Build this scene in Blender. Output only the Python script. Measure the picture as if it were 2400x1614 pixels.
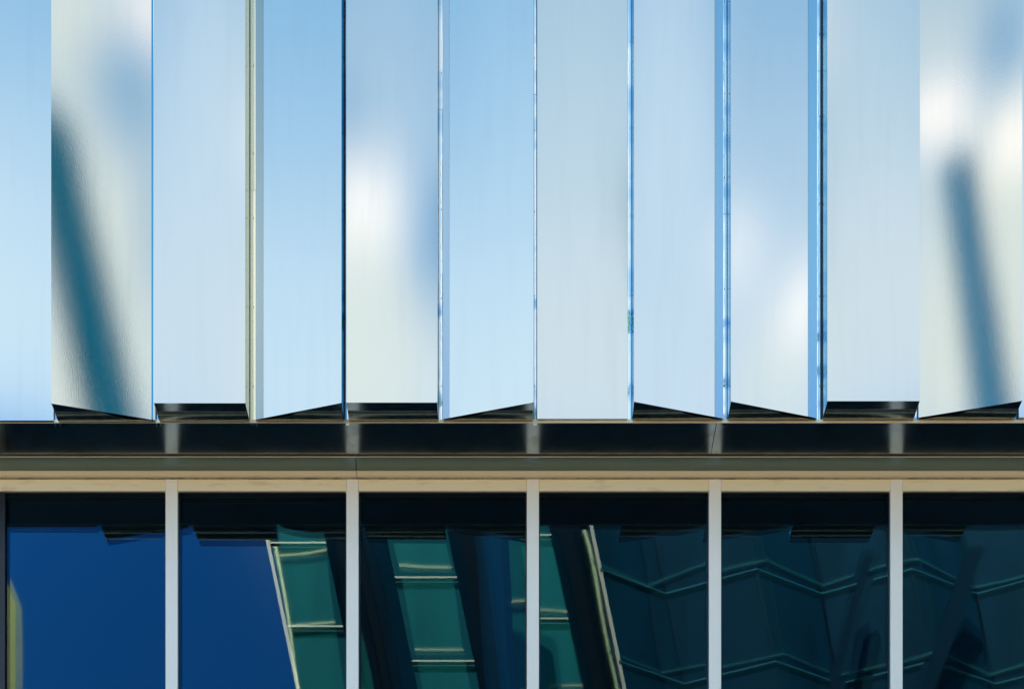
import bpy, bmesh, math, random
from mathutils import Vector
random.seed(7)
R = math.radians
for o in list(bpy.data.objects): bpy.data.objects.remove(o)
S = bpy.context.scene
COL = S.collection

# ------------------------------------------------------------------ camera
FP = 3400.0                      # focal length in photo pixels (2400 wide)
EYE = 1.6
Q = FP / 5680.0                  # depth scale that goes with the focal length
cam = bpy.data.cameras.new('camera')
cam.sensor_width = 36.0
cam.lens = 36.0 * FP / 2400.0
cam.shift_y = (3600 - 807) / 2400.0
cam.clip_start = 0.1; cam.clip_end = 3000
camo = bpy.data.objects.new('camera', cam); COL.objects.link(camo)
camo.location = (0, 0, EYE); camo.rotation_euler = (R(90), 0, 0)
S.camera = camo

# ------------------------------------------------------------------ light
SUN_EL, SUN_ROT = 38.0, -16.0    # sun stands behind the facade, a little to the left
SKY_STRENGTH = 0.15
sv = Vector((math.sin(R(SUN_ROT)) * math.cos(R(SUN_EL)), math.cos(R(SUN_ROT)) * math.cos(R(SUN_EL)), math.sin(R(SUN_EL))))
sl = bpy.data.lights.new('sun', 'SUN'); sl.energy = 5.0; sl.angle = R(0.5); sl.color = (1, .93, .82)
so = bpy.data.objects.new('sun', sl); COL.objects.link(so)
so.rotation_euler = (-sv).to_track_quat('-Z', 'Y').to_euler(); so.location = (0, 40, 60)

W = bpy.data.worlds.new('World'); S.world = W; W.use_nodes = True
nt = W.node_tree; N = nt.nodes; L = nt.links
N.clear()
out = N.new('ShaderNodeOutputWorld'); bg = N.new('ShaderNodeBackground'); L.new(bg.outputs[0], out.inputs[0])
bg.inputs[1].default_value = SKY_STRENGTH
sky = N.new('ShaderNodeTexSky'); sky.sky_type = 'NISHITA'; sky.sun_disc = False
sky.sun_elevation = R(SUN_EL); sky.sun_rotation = R(SUN_ROT)
sky.air_density = 1.0; sky.dust_density = 0.3; sky.ozone_density = 1.2
tc = N.new('ShaderNodeTexCoord')
def wm(op, a, b=None, c=None):
    n = N.new('ShaderNodeMath'); n.operation = op
    for i, v in enumerate((a, b, c)):
        if v is None: continue
        if isinstance(v, (int, float)): n.inputs[i].default_value = v
        else: L.new(v, n.inputs[i])
    return n.outputs[0]
sep = N.new('ShaderNodeSeparateXYZ'); L.new(tc.outputs['Generated'], sep.inputs[0])
X_, Y_, Z_ = sep.outputs
HD = wm('MULTIPLY', wm('ARCTAN2', X_, wm('MULTIPLY', Y_, -1)), 57.2958)      # heading, degrees off -Y
EL = wm('MULTIPLY', wm('ARCSINE', Z_), 57.2958)                              # elevation, degrees
cw = N.new('ShaderNodeTexNoise'); cw.inputs['Scale'].default_value = 12; cw.inputs['Detail'].default_value = 3
L.new(tc.outputs['Generated'], cw.inputs['Vector'])
warp = wm('MULTIPLY', wm('SUBTRACT', cw.outputs[0], .5), 2.0)
HW = wm('ADD', HD, warp); EW = wm('SUBTRACT', EL, warp)
def blob(h, e, a, b, amp, tilt=0.0):
    dh = wm('SUBTRACT', HW, h); de = wm('SUBTRACT', EW, e)
    dh = wm('MULTIPLY_ADD', de, tilt, dh)
    q = wm('ADD', wm('POWER', wm('DIVIDE', wm('ABSOLUTE', dh), a), 2), wm('POWER', wm('DIVIDE', wm('ABSOLUTE', de), b), 2))
    return wm('MULTIPLY', wm('EXPONENT', wm('MULTIPLY', q, -1)), amp)
def total(bl):
    t = blob(*bl[0])
    for b in bl[1:]: t = wm('ADD', t, blob(*b))
    return t
def PB(turn, x, y, ax, by, amp, tilt=0.0):
    """direction (heading, elevation) that a cladding panel turned by `turn` degrees mirrors towards the street"""
    th = math.atan((x - 1200) / FP); e = math.atan((3600 - y) / FP * math.cos(th))
    return (math.degrees(th) + 2 * turn, math.degrees(e), math.degrees(ax / FP), math.degrees(by / FP * math.cos(e) ** 2), amp, tilt)
T1, T7, T8 = 12.5, 13.26, 13.48
WHITE = [PB(0, 870, 490, 80, 90, 1.0), PB(T8, 1712, 570, 55, 80, .6), PB(T8, 1885, 700, 65, 85, .9), PB(T1, 340, 20, 80, 100, .8),
         PB(-T1, 2185, 260, 75, 80, 1.0)]
CREAM = [PB(0, 870, 780, 190, 200, .95), PB(T8, 1800, 860, 110, 200, .75), PB(T1, 180, 60, 120, 160, .6), PB(T1, 200, 300, 80, 330, .8, .25),
         PB(T1, 290, 800, 110, 320, .9), PB(T1, 110, 900, 120, 320, .9), PB(T1, 350, 350, 50, 200, .5),
         PB(-T1, 2190, 60, 130, 130, .5), PB(-T1, 2350, 430, 80, 280, .9), PB(-T1, 2200, 840, 120, 330, .85), PB(-T1, 2400, 850, 80, 250, .6),
         (0, 72, 40, 9, .5), (100, 40, 20, 8, .6), (-110, 36, 24, 7, .6), (180, 30, 20, 7, .6)]
CIRRUS = [PB(T7, 1560, 250, 130, 600, .5), PB(0, 1365, 200, 220, 700, .36), PB(0, 470, 150, 130, 500, .45), PB(0, 2050, 150, 120, 500, .3), PB(-T1, 1130, 250, 120, 400, .2), PB(0, 920, 60, 100, 400, .15)]
GAPS = [PB(0, 1028, 575, 55, 170, 1.0), PB(-T1, 2340, 110, 55, 110, .8), PB(T1, 275, 200, 75, 150, .6, -.5), PB(T1, 345, 480, 55, 260, .45)]
def cmul(src, col, fac=1.0):
    n = N.new('ShaderNodeMix'); n.data_type = 'RGBA'; n.blend_type = 'MULTIPLY'
    if isinstance(fac, float): n.inputs[0].default_value = fac
    else: L.new(fac, n.inputs[0])
    L.new(src, n.inputs[6]); n.inputs[7].default_value = (*col, 1); return n.outputs[2]
def lay(src, f, col):
    n = N.new('ShaderNodeMix'); n.data_type = 'RGBA'; L.new(f, n.inputs[0]); L.new(src, n.inputs[6]); n.inputs[7].default_value = (*col, 1); return n.outputs[2]
def ramp(v, a, b, lo, hi):
    n = N.new('ShaderNodeMapRange'); L.new(v, n.inputs[0]); n.interpolation_type = 'SMOOTHSTEP'
    for i, x in enumerate((a, b, lo, hi)): n.inputs[i + 1].default_value = x
    return n.outputs[0]
c = cmul(sky.outputs[0], (1.2, 1.32, 1.08))
band = ramp(EL, 37.2, 34.6, 0.0, 1.0)                    # clear deep blue sky below the thin veil
c = cmul(c, (.11, .45, .86), band)
veil_n = N.new('ShaderNodeTexNoise'); veil_n.inputs['Scale'].default_value = 5; veil_n.inputs['Detail'].default_value = 4
L.new(tc.outputs['Generated'], veil_n.inputs['Vector'])
veil = wm('MULTIPLY', ramp(EL, 48, 38, 0.0, .68), wm('MULTIPLY_ADD', veil_n.outputs[0], 1.3, .35))
c = lay(c, wm('MULTIPLY', veil, wm('SUBTRACT', 1.0, band)), (2.62, 2.86, 3.02))
c = lay(c, wm('MINIMUM', total(CIRRUS), 1.0), (2.6, 3.0, 3.25))
c = lay(c, wm('MINIMUM', total(CREAM), 1.0), (2.55, 2.80, 2.72))
c = lay(c, wm('MINIMUM', total(WHITE), 1.0), (4.3, 4.0, 3.8))
c = lay(c, wm('MINIMUM', total(GAPS), 1.0), (.40, 1.2, 2.2))
L.new(c, bg.inputs[0])

S.view_settings.view_transform = 'Standard'; S.view_settings.look = 'None'
S.view_settings.exposure = 1.6; S.view_settings.gamma = 1.0; S.view_settings.use_curve_mapping = False
S.render.engine = 'CYCLES'
S.cycles.max_bounces = 10; S.cycles.glossy_bounces = 8; S.cycles.transparent_max_bounces = 12
S.render.resolution_x = 1024; S.render.resolution_y = 688

# ------------------------------------------------------------------ materials
def mat(name, base, rough=.5, metal=0.0, spec=.5):
    m = bpy.data.materials.new(name); m.use_nodes = True
    b = m.node_tree.nodes['Principled BSDF']
    b.inputs['Base Color'].default_value = (*base, 1); b.inputs['Roughness'].default_value = rough
    b.inputs['Metallic'].default_value = metal; b.inputs['Specular IOR Level'].default_value = spec
    return m
def nodes(m): return m.node_tree.nodes, m.node_tree.links, m.node_tree.nodes['Principled BSDF']
def add_bump(m, scale, strength, dist, detail=2, stretch=(1, 1, 1), prev=None):
    n, l, b = nodes(m)
    t = n.new('ShaderNodeTexCoord'); mp = n.new('ShaderNodeMapping'); mp.inputs['Scale'].default_value = stretch
    l.new(t.outputs['Object'], mp.inputs[0])
    no = n.new('ShaderNodeTexNoise'); no.inputs['Scale'].default_value = scale; no.inputs['Detail'].default_value = detail
    l.new(mp.outputs[0], no.inputs['Vector'])
    bp = n.new('ShaderNodeBump'); bp.inputs['Strength'].default_value = strength; bp.inputs['Distance'].default_value = dist
    l.new(no.outputs[0], bp.inputs['Height'])
    if prev: l.new(prev.outputs[0], bp.inputs['Normal'])
    l.new(bp.outputs[0], b.inputs['Normal'])
    return bp
def vary(m, c2, scale, lo=.4, hi=.7, stretch=(1, 1, 1), detail=4):
    n, l, b = nodes(m)
    t = n.new('ShaderNodeTexCoord'); mp = n.new('ShaderNodeMapping'); mp.inputs['Scale'].default_value = stretch
    l.new(t.outputs['Object'], mp.inputs[0])
    no = n.new('ShaderNodeTexNoise'); no.inputs['Scale'].default_value = scale; no.inputs['Detail'].default_value = detail
    l.new(mp.outputs[0], no.inputs['Vector'])
    r = n.new('ShaderNodeMapRange'); l.new(no.outputs[0], r.inputs[0]); r.inputs[1].default_value = lo; r.inputs[2].default_value = hi
    mx = n.new('ShaderNodeMix'); mx.data_type = 'RGBA'; l.new(r.outputs[0], mx.inputs[0])
    mx.inputs[6].default_value = b.inputs['Base Color'].default_value[:]; mx.inputs[7].default_value = (*c2, 1)
    l.new(mx.outputs[2], b.inputs['Base Color'])
    return r
def panel_metal(name, base, rough, gs=260, gd=.00016):
    """satin sheet metal: short-tailed gloss, faint dust streaks, oil-canning and a fine vertical grain"""
    m = bpy.data.materials.new(name); m.use_nodes = True
    n, l = m.node_tree.nodes, m.node_tree.links; n.clear()
    o = n.new('ShaderNodeOutputMaterial'); g = n.new('ShaderNodeBsdfAnisotropic'); g.distribution = 'BECKMANN'; l.new(g.outputs[0], o.inputs[0])
    t = n.new('ShaderNodeTexCoord')
    def noise(scale, stretch, detail):
        mp = n.new('ShaderNodeMapping'); mp.inputs['Scale'].default_value = stretch; l.new(t.outputs['Object'], mp.inputs[0])
        no = n.new('ShaderNodeTexNoise'); no.inputs['Scale'].default_value = scale; no.inputs['Detail'].default_value = detail; l.new(mp.outputs[0], no.inputs['Vector'])
        return no.outputs[0]
    def rng(v, a, b, c, d):
        q = n.new('ShaderNodeMapRange'); l.new(v, q.inputs[0])
        for i, x in enumerate((a, b, c, d)): q.inputs[i + 1].default_value = x
        return q.outputs[0]
    dust = noise(1.6, (6, 6, .5), 7)
    l.new(rng(dust, .3, .8, rough * .96, rough * 1.12), g.inputs['Roughness'])
    mx = n.new('ShaderNodeMix'); mx.data_type = 'RGBA'; l.new(rng(dust, .5, .9, 0, 1), mx.inputs[0])
    mx.inputs[6].default_value = (*[c * .71 for c in base], 1); mx.inputs[7].default_value = (*[c * .675 for c in base], 1)
    l.new(mx.outputs[2], g.inputs['Color'])
    prev = None
    for h, st, ds in ((noise(1.3, (1, 1, .5), 1), .25, .0018), (noise(gs, (1, 1, .35), 2), .05, gd)):
        bp = n.new('ShaderNodeBump'); bp.inputs['Strength'].default_value = st; bp.inputs['Distance'].default_value = ds
        l.new(h, bp.inputs['Height'])
        if prev: l.new(prev.outputs[0], bp.inputs['Normal'])
        prev = bp
    l.new(prev.outputs[0], g.inputs['Normal'])
    return m
M = {}
M['panel_a'] = panel_metal('anodised_aluminium_cool', (.85, .89, .90), .085)
M['panel_b'] = panel_metal('anodised_aluminium_grey', (.86, .88, .85), .10)
M['panel_c'] = panel_metal('anodised_aluminium_blue', (.80, .92, .96), .09)
M['grain'] = panel_metal('brushed_aluminium', (.84, .86, .84), .066, 190, .00085)
M['return'] = panel_metal('aluminium_return', (1.1, 1.15, 1.2), .30)
M['channel'] = mat('aluminium_channel', (.85, .88, .88), .06, 1.0); add_bump(M['channel'], 1.3, 1.0, .055, 2, (.3, .3, 1))
M['seam_blue'] = panel_metal('blue_seam', (.05, .45, .80), .15)
M['channel_warm'] = mat('warm_channel', (.95, .88, .66), .15, .9)
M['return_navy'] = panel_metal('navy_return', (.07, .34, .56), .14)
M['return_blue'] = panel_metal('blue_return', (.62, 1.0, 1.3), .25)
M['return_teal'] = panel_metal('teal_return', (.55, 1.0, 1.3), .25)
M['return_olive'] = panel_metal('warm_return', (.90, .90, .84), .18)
RET = {(3, -1): 'return_navy', (9, 1): 'return_teal', (8, 1): 'return_blue', (7, 1): 'return_blue', (2, -1): 'return_olive', (10, -1): 'return_navy'}  # tints imitate mirrored tones: the reflection is put into the metal colour
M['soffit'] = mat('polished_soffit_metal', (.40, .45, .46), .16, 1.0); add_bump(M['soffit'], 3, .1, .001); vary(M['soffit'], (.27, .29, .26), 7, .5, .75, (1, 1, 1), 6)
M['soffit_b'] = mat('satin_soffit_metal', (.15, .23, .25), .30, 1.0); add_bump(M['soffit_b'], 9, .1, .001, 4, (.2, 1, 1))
M['rail'] = mat('stained_rail_metal', (.42, .41, .33), .24, 1.0); vary(M['rail'], (.30, .27, .2), 14)
M['trim'] = mat('beige_metal_trim', (.92, .83, .64), .35, .1)
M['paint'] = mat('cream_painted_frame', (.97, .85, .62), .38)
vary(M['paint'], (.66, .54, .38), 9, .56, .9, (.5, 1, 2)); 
M['mullion'] = mat('silver_mullion', (.99, .93, .86), .32, .0)
M['sealant'] = mat('weathered_sealant', (.55, .45, .32), .85); vary(M['sealant'], (.2, .16, .12), 14); add_bump(M['sealant'], 40, .8, .01)
M['black'] = mat('black_gasket', (.012, .014, .016), .4)
M['interior'] = mat('dim_interior', (.02, .022, .025), .9)
M['concrete'] = mat('pale_render_wall', (.45, .42, .36), .85); vary(M['concrete'], (.36, .33, .28), 1.2)
M['roofing'] = mat('grey_roofing', (.22, .22, .21), .9); vary(M['roofing'], (.16, .16, .16), 2)
M['paving'] = mat('sandstone_paving', (.74, .50, .27), .85); vary(M['paving'], (.64, .43, .24), .6)
M['asphalt'] = mat('asphalt', (.055, .055, .057), .9); vary(M['asphalt'], (.04, .04, .042), 3)

def glass(name, tint, gloss_col, gain, rough):
    m = bpy.data.materials.new(name); m.use_nodes = True
    n, l = m.node_tree.nodes, m.node_tree.links; n.clear()
    o = n.new('ShaderNodeOutputMaterial'); mx = n.new('ShaderNodeMixShader'); l.new(mx.outputs[0], o.inputs[0])
    fr = n.new('ShaderNodeFresnel'); fr.inputs[0].default_value = 1.5
    mu = n.new('ShaderNodeMath'); mu.operation = 'MULTIPLY'; mu.use_clamp = True; l.new(fr.outputs[0], mu.inputs[0]); mu.inputs[1].default_value = gain
    l.new(mu.outputs[0], mx.inputs[0])
    t = n.new('ShaderNodeBsdfTransparent'); t.inputs[0].default_value = (*tint, 1); l.new(t.outputs[0], mx.inputs[1])
    g = n.new('ShaderNodeBsdfGlossy'); g.inputs[0].default_value = (*gloss_col, 1); g.inputs['Roughness'].default_value = rough; l.new(g.outputs[0], mx.inputs[2])
    return m
M['glass_out'] = glass('tinted_outer_glass', (.72, .86, .86), (.35, .62, 1.0), 1.5, 0.0)
M['glass_in'] = glass('coated_inner_glass', (.05, .10, .10), (.46, .70, .80), 1.6, 0.02)

# ------------------------------------------------------------------ mesh helpers
class MB:
    def __init__(s): s.v = []; s.f = []
    def quad(s, *p):
        i = len(s.v); s.v += [tuple(q) for q in p]; s.f.append(tuple(range(i, i + len(p)))); return s
    def box(s, x0, x1, y0, y1, z0, z1):
        i = len(s.v)
        s.v += [(x, y, z) for z in (z0, z1) for x, y in ((x0, y0), (x1, y0), (x1, y1), (x0, y1))]
        s.f += [tuple(i + k for k in f) for f in ((0, 3, 2, 1), (4, 5, 6, 7), (0, 1, 5, 4), (1, 2, 6, 5), (2, 3, 7, 6), (3, 0, 4, 7))]
        return s
    def prism(s, plan, z0, z1, shear=(0, 0)):
        """plan polygon (counter-clockwise) extruded from z0 to z1, sheared with height"""
        i = len(s.v); n = len(plan)
        for z in (z0, z1):
            s.v += [(x + shear[0] * z, y + shear[1] * z, z) for x, y in plan]
        s.f.append(tuple(i + k for k in reversed(range(n)))); s.f.append(tuple(i + n + k for k in range(n)))
        for k in range(n):
            j = (k + 1) % n; s.f.append((i + k, i + j, i + n + j, i + n + k))
        return s
    def profile(s, pts, x0, x1):
        """closed (y,z) profile extruded along x"""
        i = len(s.v); n = len(pts)
        for x in (x0, x1): s.v += [(x, y, z) for y, z in pts]
        s.f.append(tuple(i + k for k in range(n))); s.f.append(tuple(i + n + k for k in reversed(range(n))))
        for k in range(n):
            j = (k + 1) % n; s.f.append((i + k, i + n + k, i + n + j, i + j))
        return s
    def build(s, name, m, parent=None, bevel=0, smooth=False):
        me = bpy.data.meshes.new(name); me.from_pydata(s.v, [], s.f); me.update()
        bm = bmesh.new(); bm.from_mesh(me); bmesh.ops.recalc_face_normals(bm, faces=bm.faces)
        if bevel: bmesh.ops.bevel(bm, geom=list(bm.edges), offset=bevel, segments=2, affect='EDGES', clamp_overlap=True)
        bm.to_mesh(me); bm.free()
        if smooth:
            for p in me.polygons: p.use_smooth = True
        me.materials.append(m)
        o = bpy.data.objects.new(name, me); COL.objects.link(o)
        if parent: o.parent = parent
        return o
def empty(name, label, cat, loc=(0, 0, 0), group=None):
    o = bpy.data.objects.new(name, None); COL.objects.link(o); o.location = loc; o.empty_display_size = .3
    o['label'] = label; o['category'] = cat
    if group: o['group'] = group
    return o
def PX(px, d): return (px - 1200) / FP * d
def PZ(py, d): return EYE + (3600 - py) / FP * d

F = 20 * Q; BK = 20.30 * Q          # front and back planes of the folded cladding
ED = 20.34 * Q                   # outer edge of the soffit
Z0 = PZ(944, F)              # underside of cladding and soffit
ZT = 16.2                    # top of cladding

# ------------------------------------------------------------------ ground
g = MB().quad((-1500, -1500, 0), (1500, -1500, 0), (1500, 1500, 0), (-1500, 1500, 0)).build('ground', M['paving']); g['kind'] = 'structure'
rd = MB().quad((-400, -13, .004), (400, -13, .004), (400, 11, .004), (-400, 11, .004)).build('road', M['asphalt']); rd['kind'] = 'structure'

# ------------------------------------------------------------------ the building
bld = empty('office_building', 'office building clad in folded silvery aluminium panels above a row of dark blue windows', 'building', (0, 24, 0))
def part(mb, name, m, parent=None, **k):
    """meshes are written in world coordinates; the object is moved so its origin sits with the building"""
    o = mb.build(name, m, parent or bld, **k)
    if parent is None:
        o.location = (0, -24, 0)
    return o

# folded cladding panels: (left px, left depth, right px, right depth, material, lean, tilt)
PANELS = [(-110, BK, 125, BK, 'panel_c', None), (120, F, 364, BK, 'grain', 'brushed panel turned to the right, a dark leaning streak mirrored in it'),
          (360.5, F, 575, F, 'panel_a', None), (599, BK, 800.5, F, 'panel_c', None),
          (811.5, F, 1025, F, 'panel_a', 'flat forward panel with a white cloud mirrored in it'), (1038, BK, 1250.5, F, 'panel_c', None),
          (1259, BK, 1471, BK, 'panel_b', None), (1486, F, 1695, BK, 'panel_a', None), (1713, F, 1915, BK, 'panel_a', None),
          (1939, F, 2156, F, 'panel_b', None), (2153, BK, 2396, F, 'grain', 'brushed panel turned to the left, a soft leaning streak mirrored in it'),
          (2388, BK, 2620, BK, 'panel_a', None)]
edges = []
EXTRA = [(-345, F, -124, BK, 'panel_a', None), (-570, BK, -358, F, 'panel_c', None), (-800, F, -585, F, 'panel_b', None), (-1020, BK, -812, BK, 'panel_a', None),
         (2640, F, 2855, F, 'panel_b', None), (2868, BK, 3080, F, 'panel_c', None), (3092, F, 3300, BK, 'panel_a', None)]
RAIL = [(a * Q, b) for a, b in [(20.150, 0), (20.158, .006), (20.170, .012), (20.188, .017), (20.21, .0195), (20.24, .0200), (20.27, .0185), (20.30, .013), (20.325, .004), (20.336, .001)]]
for k, (pl, dl, pr, dr, mk, lab) in enumerate(PANELS + EXTRA):
    xl, xr = PX(pl, dl), PX(pr, dr)
    zb = Z0 + ((pl + pr) / 2 - 600) / 2036 * .022            # the undersides climb very slightly to the right
    t = .003
    dx, dy = xr - xl, dr - dl; ln = math.hypot(dx, dy); nx, ny = -dy / ln * t, dx / ln * t       # towards the back
    if nx * 0 + ny < 0: nx, ny = -nx, -ny
    plan = [(xl, dl), (xr, dr), (xr + nx, dr + ny), (xl + nx, dl + ny)]
    p = part(MB().prism(plan, zb, ZT), 'cladding_panel', M[mk])
    if lab: p['label'] = lab
    back = 20.42 * Q
    for (x, d, s) in ((xl, dl, 1), (xr, dr, -1)):
        x0, x1 = (x + .0005, x + .0035) if s > 0 else (x - .0035, x - .0005)
        MB().box(x0, x1, d + .0045, back, zb + .0005, ZT - .001).build('side_return', M[RET.get((k, s), 'return')], p)
    # underside plate: flat, then rolling into a stained drip rail; clipped by the fold of the face
    if min(dl, dr) < BK:
        rows = [(F + .004, 0), (F + .03, 0), (F + .06, 0)] + RAIL
        for part_rows, nm, mm in ((rows[:4], 'bottom_plate', 'soffit'), (rows[3:], 'drip_rail', 'rail')):
            mb = MB()
            ext = []
            for (d, dz) in part_rows:
                a, b = xl + .004, xr - .004
                if dl != dr:
                    u = (d - .006 - dl) / (dr - dl); xc = xl + u * (xr - xl)
                    if dl < dr: b = min(b, xc)
                    else: a = max(a, xc)
                    if b < a: b = a = (xl + .004 if dl < dr else xr - .004)
                ext.append((d, zb + .002 - dz, a, b))
            for (d0, z0_, a0, b0), (d1, z1_, a1, b1) in zip(ext, ext[1:]):
                mb.quad((a0, d0, z0_), (b0, d0, z0_), (b1, d1, z1_), (a1, d1, z1_))
            o = mb.build(nm, M[mm], p)
            bm = bmesh.new(); bm.from_mesh(o.data); bmesh.ops.remove_doubles(bm, verts=bm.verts, dist=1e-5)
            bmesh.ops.recalc_face_normals(bm, faces=bm.faces); bm.to_mesh(o.data); bm.free()
            for q in o.data.polygons: q.use_smooth = True
    else:
        MB().box(xl + .004, xr - .004, BK + .004, 20.336 * Q, zb + .001, zb + .003).build('bottom_plate', M['soffit'], p)
    if k == 1: MB().prism([(PX(355.5, BK), BK - .009), (PX(359.2, BK), BK - .009), (PX(359.2, BK), BK + .01), (PX(355.5, BK), BK + .01)], zb + .002, ZT - .002).build('edge_seam', M['seam_blue'], p)
    edges.append((xl, xr))

# joint channels standing behind the gaps, each gently rounded and in two lengths
def channel(x0, x1, z0, z1, bow, skew, cm='channel', name='joint_channel'):
    mb = MB(); n = 8; pts = []
    for i in range(n + 1):
        u = i / n; pts.append((x0 + (x1 - x0) * u, 20.352 * Q - bow * (1 - (2 * u - 1) ** 2) + skew * (u - .5)))
    for i, q in enumerate(pts):
        mb.v += [(q[0], q[1], z0), (q[0], q[1], z1)]
        if i: mb.f.append((2 * i - 2, 2 * i, 2 * i + 1, 2 * i - 1))
    yb_ = 20.40 * Q; e0, e1 = pts[0][1], pts[-1][1]
    mb.quad((x0, e0, z0), (x0, e0, z1), (x0, yb_, z1), (x0, yb_, z0)); mb.quad((x1, e1, z0), (x1, yb_, z0), (x1, yb_, z1), (x1, e1, z1))
    mb.quad((x0, yb_, z0), (x0, yb_, z1), (x1, yb_, z1), (x1, yb_, z0))
    for z in (z0, z1): mb.quad(*[(q[0], q[1], z) for q in pts], (x1, yb_, z), (x0, yb_, z))
    o = part(mb, name, M[cm])
    for i, pl in enumerate(o.data.polygons): pl.use_smooth = i < n
    return o
BREAK = [13.1, 14.2, 12.9, 14.6, PZ(258, 20.35 * Q), 13.7, 14.9, 12.7, 13.9, 14.4, 13.2]
for k in range(len(PANELS) - 1):
    a, b = edges[k][1] + .001, edges[k + 1][0] - .001
    if b - a < .012: a, b = min(a, b) - .006, max(a, b) + .006
    bow = (.0008, .0014, .0006, .0018, .0010, .0020, .0014, .0008, .0016, .0008, .0010)[k]
    for z0, z1, sk in ((Z0 - .001, BREAK[k] - .0015, .0006 * (-1) ** k), (BREAK[k] + .0015, ZT - .003, -.0009 * (-1) ** k)):
        c = channel(a, b, z0, z1, bow, sk, {2: 'channel_warm'}.get(k, 'channel'))
        for xx, sw in ((a + .0012, .0011), (b - .0012 - (.005 if k == 8 else 0), .006 if k == 8 else .0011)): MB().box(xx - sw, xx + sw, 20.352 * Q - bow - .006, 20.352 * Q + .002, z0 + .001, z1 - .001).build('seal', M['trim' if k == 8 and xx < (a + b) / 2 else 'black'], c)  # one joint's wide black strip imitates the dark reflection in the return
        zz = z0 + .3
        while zz < z1 - .2:                                              # little fixing screws
            MB().box((a + b) / 2 + .004 * (-1) ** k - .0018, (a + b) / 2 + .004 * (-1) ** k + .0018, 20.352 * Q - bow - .004, 20.352 * Q - bow + .004, zz, zz + .012).build('screw', M['black'], c)
            zz += .62 + .2 * random.random()

# soffit, its edge and the window head
D1, D2, DH, DG = 20.971 * Q, 21.24 * Q, 21.31 * Q, 21.37 * Q
XL, XR = -9.0, 9.0; WL, WR = -26.0, 26.0
ZB = PZ(1070, D1)
def slabs(name, breaks, y0, y1, z0, z1, m, bevel=0):
    xs = [XL] + breaks + [XR]
    for a, b in zip(xs, xs[1:]): part(MB().box(a + .003, b - .003, y0, y1, z0, z1), name, m, bevel=bevel)
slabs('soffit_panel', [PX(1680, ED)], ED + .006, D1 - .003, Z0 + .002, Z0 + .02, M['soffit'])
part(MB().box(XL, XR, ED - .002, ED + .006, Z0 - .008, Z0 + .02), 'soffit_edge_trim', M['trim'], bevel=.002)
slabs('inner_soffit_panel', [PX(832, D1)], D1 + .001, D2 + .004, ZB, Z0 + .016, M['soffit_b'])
part(MB().box(XL, XR, D1 - .002, D1 + .0008, ZB - .003, ZB + .002), 'soffit_step_trim', M['trim'])
slabs('head_trim', [PX(836, D2)], D2 + .005, D2 + .030, PZ(1113, D2), ZB + .011, M['trim'])
# sealant: an untidy bead between head trim and frame
mb = MB(); n = 340; pr = None; rs = random.Random(3)
w = .4
for i in range(n + 1):
    x = -6 + 12 * i / n; w = min(1, max(0, w + rs.uniform(-.22, .22)))
    zt = PZ(1113, D2) + .004; zb_ = PZ(1120, DH) - .002 - .012 * w; yy = D2 + .036 + .004 * w
    cur = [(x, yy + .022, zt), (x, yy - .002 * w, zt - .012), (x, yy, zb_ + .008), (x, yy + .024, zb_)]
    if pr:
        for a in range(3): mb.quad(pr[a], cur[a], cur[a + 1], pr[a + 1])
    pr = cur
part(mb, 'sealant_bead', M['sealant'])

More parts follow.
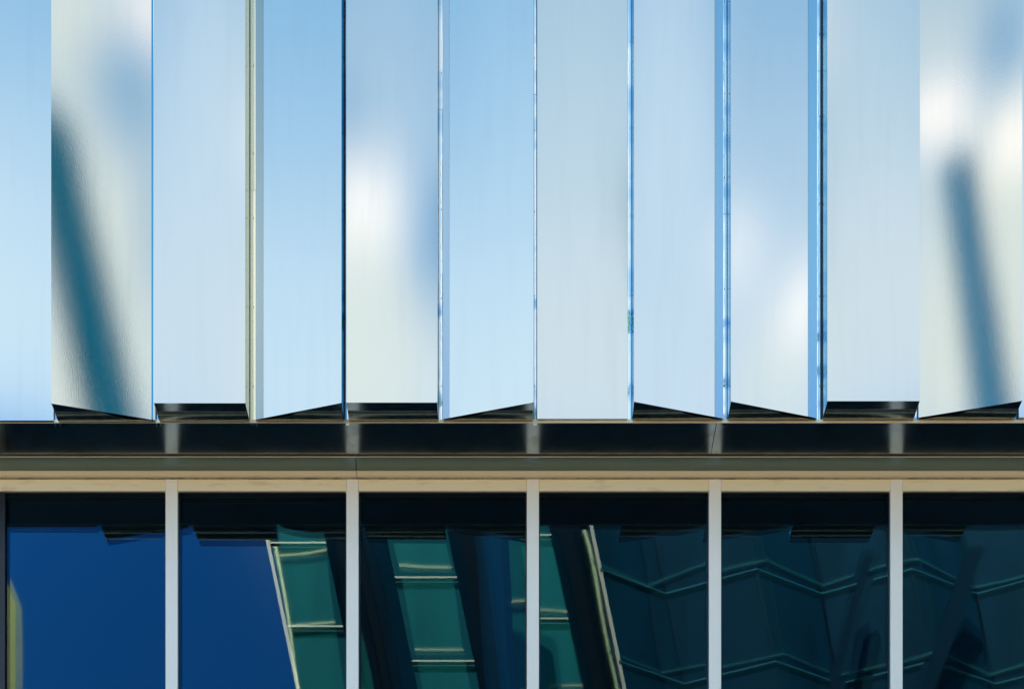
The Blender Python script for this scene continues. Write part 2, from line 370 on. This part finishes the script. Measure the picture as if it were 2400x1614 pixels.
MUL = [-447, -22, 402, 826, 1249, 1676, 2101.5, 2526, 2951]
ZH, ZS = PZ(1149.5, DH), 7.9
HW2 = 14.0 / FP * DH
mx_ = [PX(p, DH) for p in MUL]
for x in mx_:
    mu = part(MB().box(x - HW2, x + HW2, DH, DH + .10, ZS - .1, PZ(1119, DH)), 'mullion', M['mullion'], bevel=.0015)
for i, (a, b) in enumerate(zip(mx_, mx_[1:])):
    x0, x1 = a + HW2, b - HW2
    w_ = part(MB().quad((x0 + .012, DG, ZS), (x1 - .012, DG, ZS), (x1 - .012, DG, ZH), (x0 + .012, DG, ZH)), 'window', M['glass_out'])
    # inner pane bows a little, as sealed double glazing does
    mb = MB(); nx_, nz_ = 14, 20; rr = random.Random(20 + i); s1 = rr.uniform(.0014, .0024) * (1 if i % 3 else 1); ph = rr.uniform(0, 6)
    tx, tz = {2: (-.0034, -.0010), 3: (.0014, -.0075), 4: (.0042, -.0062), 5: (-.0012, -.0050), 6: (.0016, -.0058)}.get(i) or (rr.choice((-1, 1)) * rr.uniform(.0010, .0024), rr.uniform(-.0022, .0012))
    for a_ in range(nz_ + 1):
        for b_ in range(nx_ + 1):
            u, v = b_ / nx_ * 2 - 1, a_ / nz_ * 2 - 1
            z = ZS + (ZH - ZS) * a_ / nz_; x = x0 + .012 + (x1 - x0 - .024) * b_ / nx_
            mb.v.append((x, DG + .040 - s1 * (1 - u * u) * (1 - v * v) * 1.6 + .00025 * math.sin(7 * v + ph + u) + tx * u + tz * v, z))
    for a_ in range(nz_):
        for b_ in range(nx_):
            q = a_ * (nx_ + 1) + b_; mb.f.append((q, q + 1, q + nx_ + 2, q + nx_ + 1))
    mb.build('inner_pane', M['glass_in'], w_, smooth=True)
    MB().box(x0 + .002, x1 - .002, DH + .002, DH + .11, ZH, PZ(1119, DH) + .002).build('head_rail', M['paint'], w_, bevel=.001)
    gk = MB()
    gk.box(x0 + .0005, x0 + .012, DH + .03, DG + .06, ZS, ZH - .001); gk.box(x1 - .012, x1 - .0005, DH + .03, DG + .06, ZS, ZH - .001)
    gk.box(x0 + .012, x1 - .012, DG - .02, DG + .06, ZH - .010, ZH - .001)
    gk.build('gasket', M['black'], w_)
    if i == 1: MB().box(x0 + .0125, x0 + .070, DG - .03, DG - .002, ZS, ZH - .011).build('reveal_panel', M['black'], w_)
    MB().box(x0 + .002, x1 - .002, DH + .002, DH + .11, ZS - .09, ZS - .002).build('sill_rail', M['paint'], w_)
# body of the building
part(MB().box(XL, XR, 20.46 * Q, 20.9 * Q, Z0 + .03, ZT - .05), 'upper_wall', M['interior'])
part(MB().box(WL, WR, 20.9 * Q + .002, 30, Z0 + .03, ZT - .05), 'upper_storey', M['concrete'])
part(MB().box(WL - .02, WR + .02, F - .1, 30.02, ZT + .002, ZT + .18), 'parapet_cap', M['roofing'])
part(MB().box(WL, WR, DH + .01, 30, 0, ZS - .095), 'lower_wall', M['concrete'])
part(MB().box(XL, XR, 29.7, 30, ZS - .09, Z0 + .028), 'rear_wall', M['interior'])
for a_, b_ in ((WL, -8.81), (8.86, WR)): part(MB().box(a_, b_, DH + .012, 29.69, ZS - .09, Z0 + .028), 'end_wall', M['interior'])
for a_, b_ in ((WL, XL - .002), (XR + .002, WR)): part(MB().box(a_, b_, F + .02, DH + .011, ZS - .09, ZT - .05), 'side_pier', M['concrete'])
for i in range(8):
    x = -7.6 + i * 2.0
    part(MB().box(x, x + 1.5, DH - .01, DH + .05, 1.0, 3.2), 'lower_window', M['black']); part(MB().box(x, x + 1.5, DH - .01, DH + .05, 4.6, 6.8), 'lower_window', M['black'])

# ------------------------------------------------------------------ what the facade mirrors, across the plaza
def glassy(name, base, rough, spec=.5, c2=None):
    m = mat(name, base, rough, 0, spec); vary(m, c2 or tuple(c * .6 for c in base), .9, .45, .75, (1, 1, .12)); return m
M['opp_green'] = glassy('green_curtain_wall', (.008, .17, .135), .6, .12, (.004, .12, .10))
M['opp_teal'] = glassy('teal_curtain_wall', (.005, .042, .062), .6, .1)
M['opp_dark'] = glassy('dark_recess_glass', (.004, .010, .016), .6, .05)
M['opp_line'] = mat('white_floor_strip', (.78, .52, .27), .5, .7)
M['opp_gline'] = mat('green_floor_strip', (.05, .25, .22), .6, .1)
M['rake'] = mat('dark_steel_column', (.004, .022, .034), .7, 0, .1)
M['fold'] = mat('dull_teal_fin', (.008, .055, .058), .7, 0, .1)
def RY(dm): return 2 * DG - dm
SH = -.205; OD = 62.0
def rx(px, dm, py=1400):            # world x at ground level of a leaning edge that crosses photo px at py
    return (px - 1200) / FP * dm - SH * (EYE + (3600 - py) / FP * dm)
OPP_H = PZ(1188, OD)
opp = empty('leaning_tower_block', 'leaning green glass office block mirrored in the middle and right windows', 'building')
def slab(name, plan, m, z1=OPP_H):
    return MB().prism(plan, 0, z1, (SH, 0)).build(name, m, opp)
def strip(pts, py, dm, h, m, name='floor_strip'):
    z = EYE + (3600 - py) / FP * dm
    mb = MB()
    for (x0, y0), (x1, y1) in zip(pts, pts[1:]):
        i = len(mb.v)
        for zz in (z - h / 2, z + h / 2):
            mb.v += [(x0 + SH * zz, y0 + .02, zz), (x1 + SH * zz, y1 + .02, zz), (x1 + SH * zz, y1 + .20, zz), (x0 + SH * zz, y0 + .20, zz)]
        mb.f += [tuple(i + k for k in f) for f in ((0, 3, 2, 1), (4, 5, 6, 7), (0, 1, 5, 4), (1, 2, 6, 5), (2, 3, 7, 6), (3, 0, 4, 7))]
    return mb.build(name, m, opp)
slab('recess_wall', [(rx(690, 64.5), RY(64.5)), (rx(1420, 64.5), RY(64.5)), (rx(1420, 64.5), RY(78)), (rx(690, 64.5), RY(78))], M['opp_dark'], PZ(1180, 64.5))
def bay(p0, p1, pf, floors, left_flank=None, dm=62, top=OPP_H):
    """green bay p0..p1 with a darker flank reaching to pf"""
    slab('green_bay', [(rx(p0, dm), RY(dm)), (rx(p1, dm), RY(dm)), (rx(p1, dm), RY(dm + 3)), (rx(p0, dm), RY(dm + 3))], M['opp_green'], top)
    slab('bay_flank', [(rx(p1, dm) + .02, RY(dm + .3)), (rx(pf, dm), RY(dm + 1.5)), (rx(pf, dm), RY(dm + 3.1)), (rx(p1, dm) + .02, RY(dm + 3.1))], M['opp_teal'], top - .1)
    if left_flank: slab('bay_flank', [(rx(p0, dm) - .02, RY(dm + .3)), (rx(p0, dm) - .02, RY(dm + 3.1)), (rx(left_flank, dm), RY(dm + 3.1)), (rx(left_flank, dm), RY(dm + 1.5))], M['opp_teal'], top - .1)
    for f in floors: strip([(rx(p0, dm), RY(dm)), (rx(p1, dm), RY(dm))], f + 11, dm, .04, M['opp_gline'])
    for f in floors: strip([(rx(p0, dm), RY(dm)), (rx(p1, dm), RY(dm))], f, dm, .075, M['opp_line'])
fl = lambda f0: [f0 + 195 * k for k in range(0, 9)]
bay(655, 790, 815, fl(1278))
bay(935, 1080, 1119, fl(1359), 882, 61.4)
bay(1191, 1320, 1362, fl(1260 + 0), None, 62.6)
def edge_fin(px, dm, w, name='edge_fin'):
    x = rx(px, dm); y = RY(dm - .3)
    return MB().prism([(x - w / 2, y), (x - w / 2, y - .5), (x + w / 2, y - .5), (x + w / 2, y)][::-1], 0, OPP_H, (SH, 0)).build(name, M['opp_line'], opp)
edge_fin(655, 62, .15); edge_fin(1417, 61.4, .16)
# the pleated right wing
pts = []; p = 1560 - 364; first = True
seq = [(1419, 61.2)]
v = 1560
while v < 5200:
    seq.append((v, 62.8)); seq.append((v + 225, 61.2)); v += 364
zig = [(rx(a, d, 1400 if True else 0), RY(d)) for a, d in seq]
slab('pleated_wing', zig + [(zig[-1][0], RY(78)), (zig[0][0], RY(78))], M['opp_teal'])
for k in range(0, 10):
    strip(zig, 1368 + 213 * k, 62, .07, M['opp_gline'])
for (fx, fy), sd in zip(zig[1:], [0, 1] * 20):                  # slim fins along the folds of the pleats
    MB().prism([(fx - .05, fy - .02), (fx + .05, fy - .02), (fx + .05, fy + .07), (fx - .05, fy + .07)], 0, OPP_H - .1, (SH, 0)).build('fold_fin', M['fold' if sd else 'opp_dark'], opp)
def strut(xa, ya, xb, yb, w, dm=59.5):
    a_ = ((xa - 1200) / FP * dm, EYE + (3600 - ya) / FP * dm); b_ = ((xb - 1200) / FP * dm, EYE + (3600 - yb) / FP * dm)
    sh = (a_[0] - b_[0]) / (a_[1] - b_[1]); x0_ = b_[0] - sh * b_[1]; y_ = RY(dm)
    MB().prism([(x0_ - w / 2, y_ - w), (x0_ + w / 2, y_ - w), (x0_ + w / 2, y_), (x0_ - w / 2, y_)], 0, a_[1], (sh, 0)).build('raking_column', M['rake'], opp)
strut(2300, 1275, 2165, 1614, .8); strut(2045, 1300, 1960, 1614, .6)
# added wedge for a sunlit side wall; its slope imitates the shadow line
lt = empty('wedge_roofed_tower', 'narrow sunlit ochre tower with a sloping top mirrored at the far left', 'building')
M['ochre'] = mat('ochre_render', (.62, .40, .11), .9)
x1, x0 = PX(36, OD), PX(-200, OD)
y = RY(OD)
zr, zl = PZ(1412, OD), PZ(1412 - 250 * 2.4, OD)
mb = MB(); 
mb.v = [(x0, y, 0), (x1, y, 0), (x1 * 1.08, y - 4, 0), (x0, y - 4, 0), (x0, y, zl), (x1, y, zr), (x1 * 1.08, y - 4, zr), (x0, y - 4, zl)]
mb.f = [(0, 3, 2, 1), (4, 5, 6, 7), (0, 1, 5, 4), (1, 2, 6, 5), (2, 3, 7, 6), (3, 0, 4, 7)]
mb.build('tower_wall', M['ochre'], lt)
# added unseen shafts, shaped to mirror as dark streaks in the outermost turned panels
M['pylon'] = mat('blue_black_steel', (.0, .035, .062), .95, 0, .05)
M['pylon_dark'] = mat('navy_steel', (.01, .06, .11), .95, 0, .05)
def pylon(L_, hd, ox, px_top, py_top, px_bot, py_bot, phi, wt, wb, name, label):
    tot = L_ + 12.06
    def at(px, py):
        th = math.atan((px - 1200) / FP); h = th + 2 * phi
        x = ox + L_ * math.sin(h); yy = 12.06 - L_ * math.cos(h)
        return Vector((x, yy, EYE + (3600 - py) / FP * tot * math.cos(th)))
    T, B_ = at(px_top, py_top), at(px_bot, py_bot)
    d = (B_ - T) / (T.z - B_.z); G = T + d * T.z                     # down to the ground
    h = math.radians(hd); r = Vector((math.cos(h), math.sin(h), 0)); f = Vector((math.sin(h), -math.cos(h), 0))
    root = empty(name, label, name.split('_')[1], (G.x, G.y, 0))
    mb = MB()
    i = 0
    wg = wb + (wb - wt) / (T.z - B_.z) * B_.z * .4
    for P, w in ((G, wg), (T, wt)):
        for k in range(10):
            a = 2 * math.pi * k / 10
            q = P - Vector((G.x, G.y, 0)) + r * (math.cos(a) * w / 2) + f * (math.sin(a) * w / 2)
            mb.v.append(tuple(q))
    for k in range(10):
        j = (k + 1) % 10; mb.f.append((k, j, 10 + j, 10 + k))
    mb.f.append(tuple(range(10))); mb.f.append(tuple(range(10, 20)))
    mb.build('shaft', M['pylon' if L_ > 100 else 'pylon_dark'], root, smooth=False)
    MB().box(-wg * .8, wg * .8, -wg * .8, wg * .8, 0, .6).build('footing', M['concrete'], root)
pylon(220, 9, -3.5, 100, 290, 250, 940, math.atan2(BK - F, .812), 8.2, 9.8, 'slender_tower', 'slender dark blue leaning tower mirrored in the leftmost turned panel')
pylon(39, -7.5, 3.9, 2228, 360, 2330, 900, -math.atan2(BK - F, .805), 1.05, 1.5, 'leaning_pylon', 'dark blue leaning steel pylon mirrored in the rightmost turned panel')
